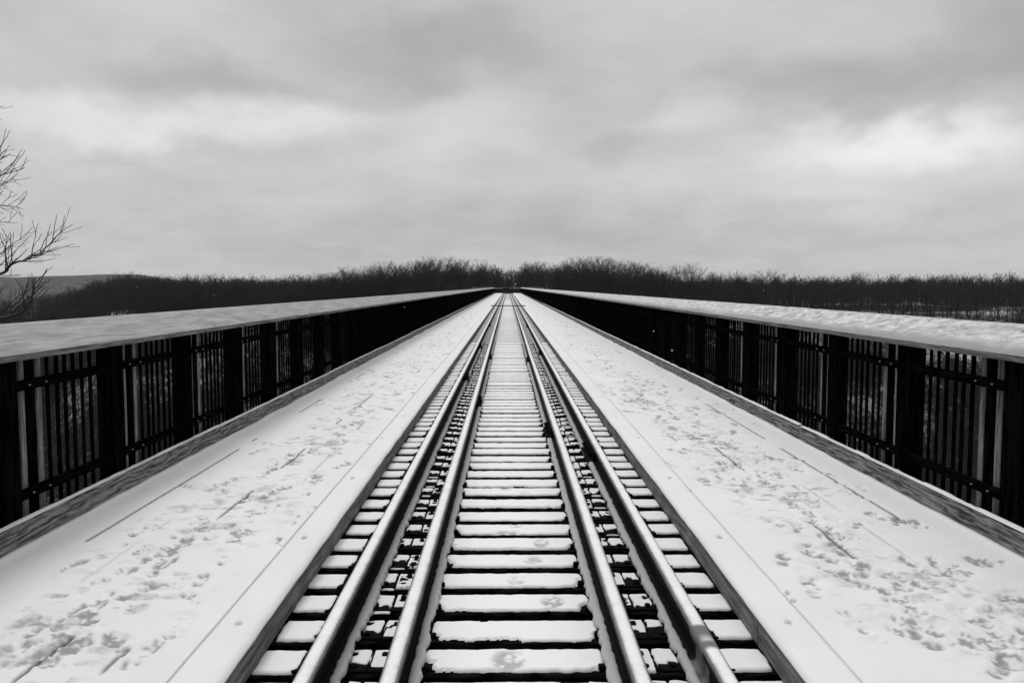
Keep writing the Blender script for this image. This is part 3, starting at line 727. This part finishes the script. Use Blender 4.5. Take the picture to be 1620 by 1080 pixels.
MARKS = {1: ([(-.02, .0, .075, .10, .75)], 'snow-covered tie nearest the camera in the row, with a scuffed patch at its middle'),
         3: ([(.20, .01, .06, .08, .85)], 'snow-covered tie with a dark boot scuff right of its middle, third from the bottom'),
         4: ([(.03, .0, .05, .07, .5)], 'snow-covered tie with a faint double scuff at its middle, fourth from the bottom'),
         5: ([(.13, .01, .06, .07, .6)], 'snow-covered tie with a faint round print right of its middle, behind the faintly scuffed one'),
         6: ([(.19, .0, .055, .09, .7)], 'snow-covered tie with a round ridged print towards the right guard rail'),
         7: ([(-.04, -.07, .09, .04, .8), (.02, .07, .05, .03, .6)], 'snow-covered tie with grey smears on both edges of its middle'),
         10: ([(-.05, .07, .05, .03, .8), (.1, -.02, .04, .05, .5)], 'snow-covered tie with a small grey smear along its far edge')}
NEAR = 44; NUM = 300
meshes_far = [tie_parts(900 + 7 * k, False) for k in range(6)]
meshes_near = [tie_parts(500 + 7 * k, True) for k in range(8)]
tg = 'wooden ties in the row under the rails'
cnt = 0; far_proto = []
for i in range(NUM):
    y = Y0 + i * PITCH_T + rng.normal(0, .008)
    if i < 14: t_ = make_tie(tie_parts(100 + 13 * i, True, MARKS.get(i, ((),))[0]))
    elif i < NEAR + 20: t_ = make_tie(meshes_near[int(rng.integers(8))])
    else:
        k = i % 6
        t_ = make_tie(meshes_far[k])
    t_.location = (rng.normal(0, .006), y, rng.normal(0, .002)); t_.rotation_euler = (0, 0, rng.normal(0, .004))
    lab = MARKS[i][1] if i in MARKS else ('snow-covered wooden tie with unmarked snow, dark gap in front' if i < NEAR + 20 else 'snow-covered wooden tie in the far part of the row, rails across it')
    tag(t_, lab, 'railway tie', tg)
mb = MB(); mw = MB(); y = Y0 + NUM * PITCH_T
while y < YF - .5:
    mw.box(-1.3, 1.3, y - .112, y + .112, ZT - .2, ZT)
    for a, b in ((-1.066, -.84), (-.67, -.525), (-.36, .36), (.525, .67), (.84, 1.066)): mb.box(a, b, y - .07, y + .105, ZT + .001, ZT + .005)
    y += PITCH_T
o = mw.build('distant_ties', M['tie_wood']); tag(o, 'snowy ties running on to the far end of the bridge', kind='stuff')
mb.build('snow_layer', M['tie_snow'], o)

# ---------------------------------------------------------------- rails
PROF = [(0, 0), (.014, -.0012), (.024, -.0045), (.031, -.010), (.0355, -.018), (.0365, -.027), (.0345, -.042), (.012, -.054), (.009, -.075), (.009, -.14), (.016, -.152), (.070, -.160), (.070, -.171)]
RTOP = .040
ZF = RTOP - .171
def rail(x, name, lab, joints, bare=()):
    root = empty(name, (x, 0, 0)); tag(root, lab, 'rail', 'rails of the track')
    pr = PROF + [(-a, b) for a, b in PROF[:0:-1]]
    n = len(pr)
    ys = np.concatenate((np.arange(-1, 2.6, .2), np.arange(2.6, 12, .03), np.arange(12, 40, .15), np.arange(40, YF + .1, 1.0)))
    m = len(ys)
    wx = (fbm(ys * .12, ys * 0, int(x * 100) + 7, 2) - .5) * .016
    V_ = np.zeros((m, n, 3)); V_[:, :, 0] = np.array([p[0] for p in pr])[None] + wx[:, None]; V_[:, :, 1] = ys[:, None]; V_[:, :, 2] = RTOP + np.array([p[1] for p in pr])[None]
    at_ = np.zeros((m, n))
    for (a, b) in bare:
        q = sst(a - .015, a + .015, ys) * (1 - sst(b - .015, b + .015, ys)); at_ = np.maximum(at_, q[:, None] * np.ones(n)[None])
    i = np.arange(m * n).reshape(m, n); j = np.roll(i, -1, 1)
    Fq = np.stack((i[:-1], i[1:], j[1:], j[:-1]), -1).reshape(-1, 4).tolist()
    mb = MB(); mb.add(V_.reshape(-1, 3), [tuple(f) for f in Fq] + [tuple(range(n)), tuple(range((m - 1) * n, m * n))[::-1]], bare=at_)
    mb.build('rail_steel', M['rail'], root, True)
    # snow lying on the base flanges, ragged at its outer rim
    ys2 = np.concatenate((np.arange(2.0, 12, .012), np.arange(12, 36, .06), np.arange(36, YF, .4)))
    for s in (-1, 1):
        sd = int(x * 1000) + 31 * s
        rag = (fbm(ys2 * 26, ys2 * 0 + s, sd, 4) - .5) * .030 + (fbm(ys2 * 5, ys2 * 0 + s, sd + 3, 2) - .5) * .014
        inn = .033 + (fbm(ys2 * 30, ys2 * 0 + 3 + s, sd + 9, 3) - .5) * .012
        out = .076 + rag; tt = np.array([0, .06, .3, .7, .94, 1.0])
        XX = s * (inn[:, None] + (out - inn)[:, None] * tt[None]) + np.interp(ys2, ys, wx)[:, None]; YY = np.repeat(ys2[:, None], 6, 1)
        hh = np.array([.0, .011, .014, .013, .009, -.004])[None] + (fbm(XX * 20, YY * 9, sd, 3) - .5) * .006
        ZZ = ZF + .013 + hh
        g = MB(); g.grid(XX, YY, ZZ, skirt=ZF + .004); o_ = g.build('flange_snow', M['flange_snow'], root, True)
    for (jy, side) in joints:
        for s in ((-1, 1) if side == 0 else (side,)):
            jb = MB(); xi = s * .012; xo = s * .034
            jb.box(min(xi, xo), max(xi, xo), jy - .31, jy + .31, RTOP - .135, RTOP - .058, .005)
            for k in range(6):
                yk = jy - .25 + k * .1
                jb.tube((s * .034, yk, RTOP - .095), (s * .066, yk, RTOP - .095), .019, .017, 6)
                jb.tube((s * .066, yk, RTOP - .095), (s * .082, yk, RTOP - .095), .010, .010, 6)
            jb.box(min(s * .03, s * .085), max(s * .03, s * .085), jy - .3, jy + .3, ZF + .016, ZF + .034, .004)
            o_ = jb.build('joint_bar', M['iron'], root)
rail(-GS, 'running_rail', 'left running rail, frosted bright, beside the left edge timber', [(13.2, 1), (20, 1), (31, 1)])
rail(-GG, 'guard_rail', 'left inner guard rail, frosted bright, close inside the left running rail', [(10.4, 1), (17, 1), (27, -1)])
rail(GG, 'guard_rail', 'right inner guard rail, frosted bright, close inside the right running rail', [(8.3, -1), (16.4, -1), (28, 1)])
rail(GS, 'running_rail', 'right running rail with a bare grey patch near the camera', [(7.2, -1), (18, -1), (30, -1)], [(2.98, 3.05), (3.075, 3.19)])

# ---------------------------------------------------------------- fences
CAP_X0, CAP_Z0, CAP_X1, CAP_Z1 = 2.655, 1.055, 3.00, 1.20
def fence(s, lab):
    root = empty('wooden_fence', (2.75 * s, 0, 0)); tag(root, lab, 'fence', 'wooden fences along the bridge')
    rx = root.location.x
    def bx(m_, a, b, y0, y1, z0, z1, bev=0): x0, x1 = sorted((a * s - rx, b * s - rx)); m_.box(x0, x1, y0, y1, z0, z1, bev)
    # sloping cap, in lengths
    ux, uz = CAP_X1 - CAP_X0, CAP_Z1 - CAP_Z0; L = math.hypot(ux, uz); nx, nz = -uz / L, ux / L; T_ = .038
    y = (-2.0 - .9) if s < 0 else -2.4
    k = 0
    while y < YF:
        y1 = min(y + 3.66, YF)
        q = MB(); ys = np.linspace(y + .001, y1 - .001, 2 + int((y1 - y) / (.05 if y < 14 else .3)))
        a = np.linspace(0, 1, 13)
        A, Y = np.meshgrid(a, ys)
        seed = 40 + k + (9 if s > 0 else 0)
        lift = (.007 if s < 0 else .016) * np.minimum(1, np.minimum(A / .10, (1 - A) / .07)) ** .5 * (.6 + .8 * fbm(A * 3, Y * 1.4, seed, 3)) + (fbm(A * 14, Y * 8, seed + 3, 3) - .5) * (.002 if s < 0 else .008)
        sag = (rng.random() - .5) * .003
        PX = CAP_X0 + ux * A + nx * lift; PZ = CAP_Z0 + uz * A + nz * lift + sag
        th_ = np.zeros_like(A)
        for _ in range(3):
            ca_, cy_ = rng.random() * .8 + .1, y + (y1 - y) * rng.uniform(.05, .95); th_ = np.maximum(th_, (1 - sst(.5, 1.2, np.hypot((A - ca_ - (Y - cy_) * 1.2) / .022, (Y - cy_) / .05))) * sst(.45, .6, fbm(A * 60, Y * 30, k, 2)))
        # board body
        B = MB(); n = len(ys)
        c4 = np.array([(CAP_X0, CAP_Z0), (CAP_X1, CAP_Z1), (CAP_X1 - nx * T_, CAP_Z1 - nz * T_), (CAP_X0 - nx * T_, CAP_Z0 - nz * T_)])
        V_ = np.array([((c[0]) * s - rx, yy, c[1] + sag - .001) for yy in (y + .001, y1 - .001) for c in c4])
        B.add(V_, [(0, 1, 5, 4), (1, 2, 6, 5), (2, 3, 7, 6), (3, 0, 4, 7), (0, 3, 2, 1), (4, 5, 6, 7)])
        cb = B.build('cap_board', M['timber'], root)
        q.grid(PX * s - rx, Y, PZ, thin=th_ * .9, drift=sst(.06, .32, A + (fbm(Y * 2.2, A * 3, seed + 6, 3) - .5) * .25) * (1 - sst(.86, .98, A)))
        q.build('frost_layer', M['cap_left' if s < 0 else 'cap_right'], cb, True)
        y = y1; k += 1
    # toe boards with a lip of snow on top
    y = -2.5
    while y < YF:
        y1 = min(y + 4.88, YF); dz = (rng.random() - .5) * .012
        q = MB(); bx(q, 2.652, 2.69, y + .003, y1 - .003, -.05, .145 + dz, .004); tb = q.build('toe_board', M['toe'], root)
        if y < 60:
            ys = np.linspace(y + .01, y1 - .01, int((y1 - y) / (.02 if y < 13 else .08))); a = np.array([-.002, .004, .014, .026, .036, .040])
            A, Y = np.meshgrid(a, ys); hh = (.012 if s > 0 else .007) * sst(.25, .6, fbm(ys * 5, ys * 0, 300 + int(y * 7) + s, 4))[:, None] * np.array([.05, .8, 1, 1, .8, .05])[None]
            q = MB(); q.grid((2.651 + A) * s - rx, Y, .146 + dz + hh, thin=np.zeros_like(A)); q.build('snow_lip', M['snow'], tb, True)
        y = y1
    # the two long rails the pickets are bolted to
    for z0, z1 in ((.845, .90), (.235, .29)):
        q = MB(); bx(q, 2.705, 2.74, -2, YF, z0, z1, .004); q.build('rail_board', M['dark_rail'], root)
    # posts, battens, pickets
    def zt(xa): return CAP_Z0 + (xa - CAP_X0) * uz / ux - T_ / nz - .004
    y0 = 5.43 - 1.2 * 6; nb = int((YF - y0) / 1.2)
    bays = [y0 + 1.2 * i for i in range(nb) if y0 + 1.2 * i > -1.3]
    far_p, far_b, far_k = MB(), MB(), MB(); np_, nbt, nk = 0, 0, 0
    for yb in bays:
        vis = yb > 2.0
        m_ = MB(); bx(m_, 2.692, 2.80, yb - .05, yb + .11, -.5, zt(2.70) - .002, .004)
        if vis and np_ < 100: m_.build('post', M['dark_wood'], root); np_ += 1
        else: bx(far_p, 2.692, 2.80, yb - .05, yb + .11, -.5, zt(2.70) - .002)
        bx(far_k, 2.743, 2.757, yb + .272, yb + .352, -.06, zt(2.745))
        for dy in (.205, .362):
            jit = rng.normal(0, .006); wv = rng.uniform(.034, .050)
            m_ = MB(); bx(m_, 2.743, 2.765, yb + dy + jit, yb + dy + jit + wv, -.06, zt(2.745), .003)
            for z in ((.872, .262) if yb < 9 else ()):
                xx = 2.703 * s - rx; m_.tube((xx, yb + dy + jit + wv / 2, z), (xx - .008 * s, yb + dy + jit + wv / 2, z), .005, .004, 8)
            if vis and nbt < 100:
                b_ = m_.build('batten', M['pale_wood' if yb < 10 else 'dark_wood'], root); nbt += 1
                b_.data.materials.append(M['bolt'])
                for p_ in () if yb >= 9 else b_.data.polygons[-20:]: p_.material_index = 1
            else: bx(far_b, 2.743, 2.765, yb + dy, yb + dy + .05, -.06, zt(2.745))
        for k in range(7):
            yk = yb + .475 + k * .097 + rng.normal(0, .005); wv = rng.uniform(.024, .034)
            if vis and nk < 100: m_ = MB(); bx(m_, 2.743, 2.757, yk, yk + wv, -.06, zt(2.745), .003); m_.build('picket', M['dark_wood'], root); nk += 1
            else: bx(far_k, 2.743, 2.757, yk, yk + wv, -.06, zt(2.745))
    for m_, nm, mt in ((far_p, 'distant_posts', 'dark_wood'), (far_b, 'distant_battens', 'dark_wood'), (far_k, 'distant_pickets', 'dark_wood')):
        tag(m_.build(nm, M[mt], root), kind='stuff')
fence(-1, 'black picket fence along the left walkway, grey frosted sloping cap')
fence(1, 'black picket fence along the right walkway, cap brushed with bright snow')

# ---------------------------------------------------------------- far end
g = empty('end_barrier', (.05, YF - 4, 0)); tag(g, 'low dark barrier across the track at the far end', 'barrier')
mb = MB(); mb.box(-1.02, 1.02, -.05, .05, .05, .14); mb.box(-1.02, 1.02, -.05, .05, .98, 1.08)
for x in (-1.02, -.5, 0, .5, 1.02): mb.box(x - .05, x + .05, -.04, .04, -.1, .98)
mb.build('frame', M['black_steel'], g)
mb = MB()
for k in range(18): mb.box(-.95 + k * .11, -.95 + k * .11 + .07, -.02, .02, .14, .98)
mb.build('slats', M['black_steel'], g)
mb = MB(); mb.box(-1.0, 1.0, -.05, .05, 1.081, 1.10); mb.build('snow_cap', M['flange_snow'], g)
for s in (-1, 1):
    e = empty('end_fence', (s * 1.9, YF, 0)); tag(e, ('short dark fence closing the left walkway at the far end' if s < 0 else 'short dark fence closing the right walkway at the far end'), 'fence', 'end fences')
    mb = MB()
    for k in range(11): mb.box(-.72 + k * .14, -.72 + k * .14 + .06, -.02, .02, -.05, 1.0)
    mb.box(-.76, .76, .021, .06, .8, .86); mb.box(-.76, .76, .021, .06, .2, .26)
    mb.build('pickets', M['dark_wood'], e)
    mb = MB(); mb.box(-.8, .8, -.12, .14, 1.001, 1.06); mb.build('snowy_cap', M['snow'], e)
    e = empty('side_railing', (s * 5.3, YF + .6, 0)); tag(e, ('thin pale railing beyond the left fence at the far end' if s < 0 else 'thin pale railing beyond the right fence at the far end'), 'railing', 'pale railings at the far end')
    mb = MB(); mb.box(-2.3, 2.3, -.03, .03, 1.15, 1.22); mb.box(-2.3, 2.3, -.02, .02, .6, .64); mb.build('top_rail', M['pale_rail'], e)
    for k in range(6): mb = MB(); mb.box(-2.3 + k * .9, -2.3 + k * .9 + .06, -.029, .029, -.6, 1.15); mb.build('post', M['pale_rail'], e)
    mb = MB(); mb.box(-2.4, 2.4, -.3, 3, -.72, -.6); mb.build('platform', M['girder'], e)
p = empty('signal_post', (.38, YF + 2, -.2)); tag(p, 'thin black post with a pale box behind the end barrier', 'post')
mb = MB(); mb.tube((0, 0, -.3), (0, 0, 3.9), .07, .05, 8); mb.tube((0, 0, 3.9), (0, 0, 4.35), .09, .07, 8); mb.build('pole', M['black_steel'], p)
mb = MB(); mb.box(-.14, .14, -.16, -.055, 3.3, 3.62, .01); mb.build('box', M['white_box'], p)
mb = MB(); mb.box(-1.22, 1.22, -.07, .07, RTOP + .004, RTOP + .060, .01)
o = mb.build('cross_bar', M['black_steel']); o.location = (0, 56, 0); tag(o, 'black bar lying across the rails far down the track', 'bar')

# ---------------------------------------------------------------- air
mb = MB(); r2 = np.random.default_rng(5)
oc = np.array([(1, 0, 0), (-1, 0, 0), (0, 1, 0), (0, -1, 0), (0, 0, 1), (0, 0, -1)], float); of = [(0, 2, 4), (2, 1, 4), (1, 3, 4), (3, 0, 4), (2, 0, 5), (1, 2, 5), (3, 1, 5), (0, 3, 5)]
for k in range(40):
    Y = r2.uniform(4, 22); mb.add(oc * r2.uniform(.0035, .006) * (.6 + Y / 14) + np.array((r2.uniform(-.66, .66) * Y, Y, HC + r2.uniform(-.12, .05) * Y)), of)
tag(mb.build('falling_snow', M['snow']), 'a few snowflakes drifting in the air', kind='stuff')
mb = MB(); mb.box(-5900, 5900, -5900, 5900, float(TZ.min()) - 1, max(float(TZ.max()), 14.0) + 4)
vm = bpy.data.materials.new('haze'); vm.use_nodes = True; vn = vm.node_tree
for n_ in list(vn.nodes):
    if n_.type == 'BSDF_PRINCIPLED': vn.nodes.remove(n_)
pv = vn.nodes.new('ShaderNodeVolumePrincipled'); pv.inputs['Color'].default_value = G(.9); pv.inputs['Density'].default_value = .00006; pv.inputs['Anisotropy'].default_value = .2
vn.links.new(pv.outputs[0], vn.nodes['Material Output'].inputs['Volume'])
tag(mb.build('haze', vm), 'thin winter haze over the valley', kind='stuff')
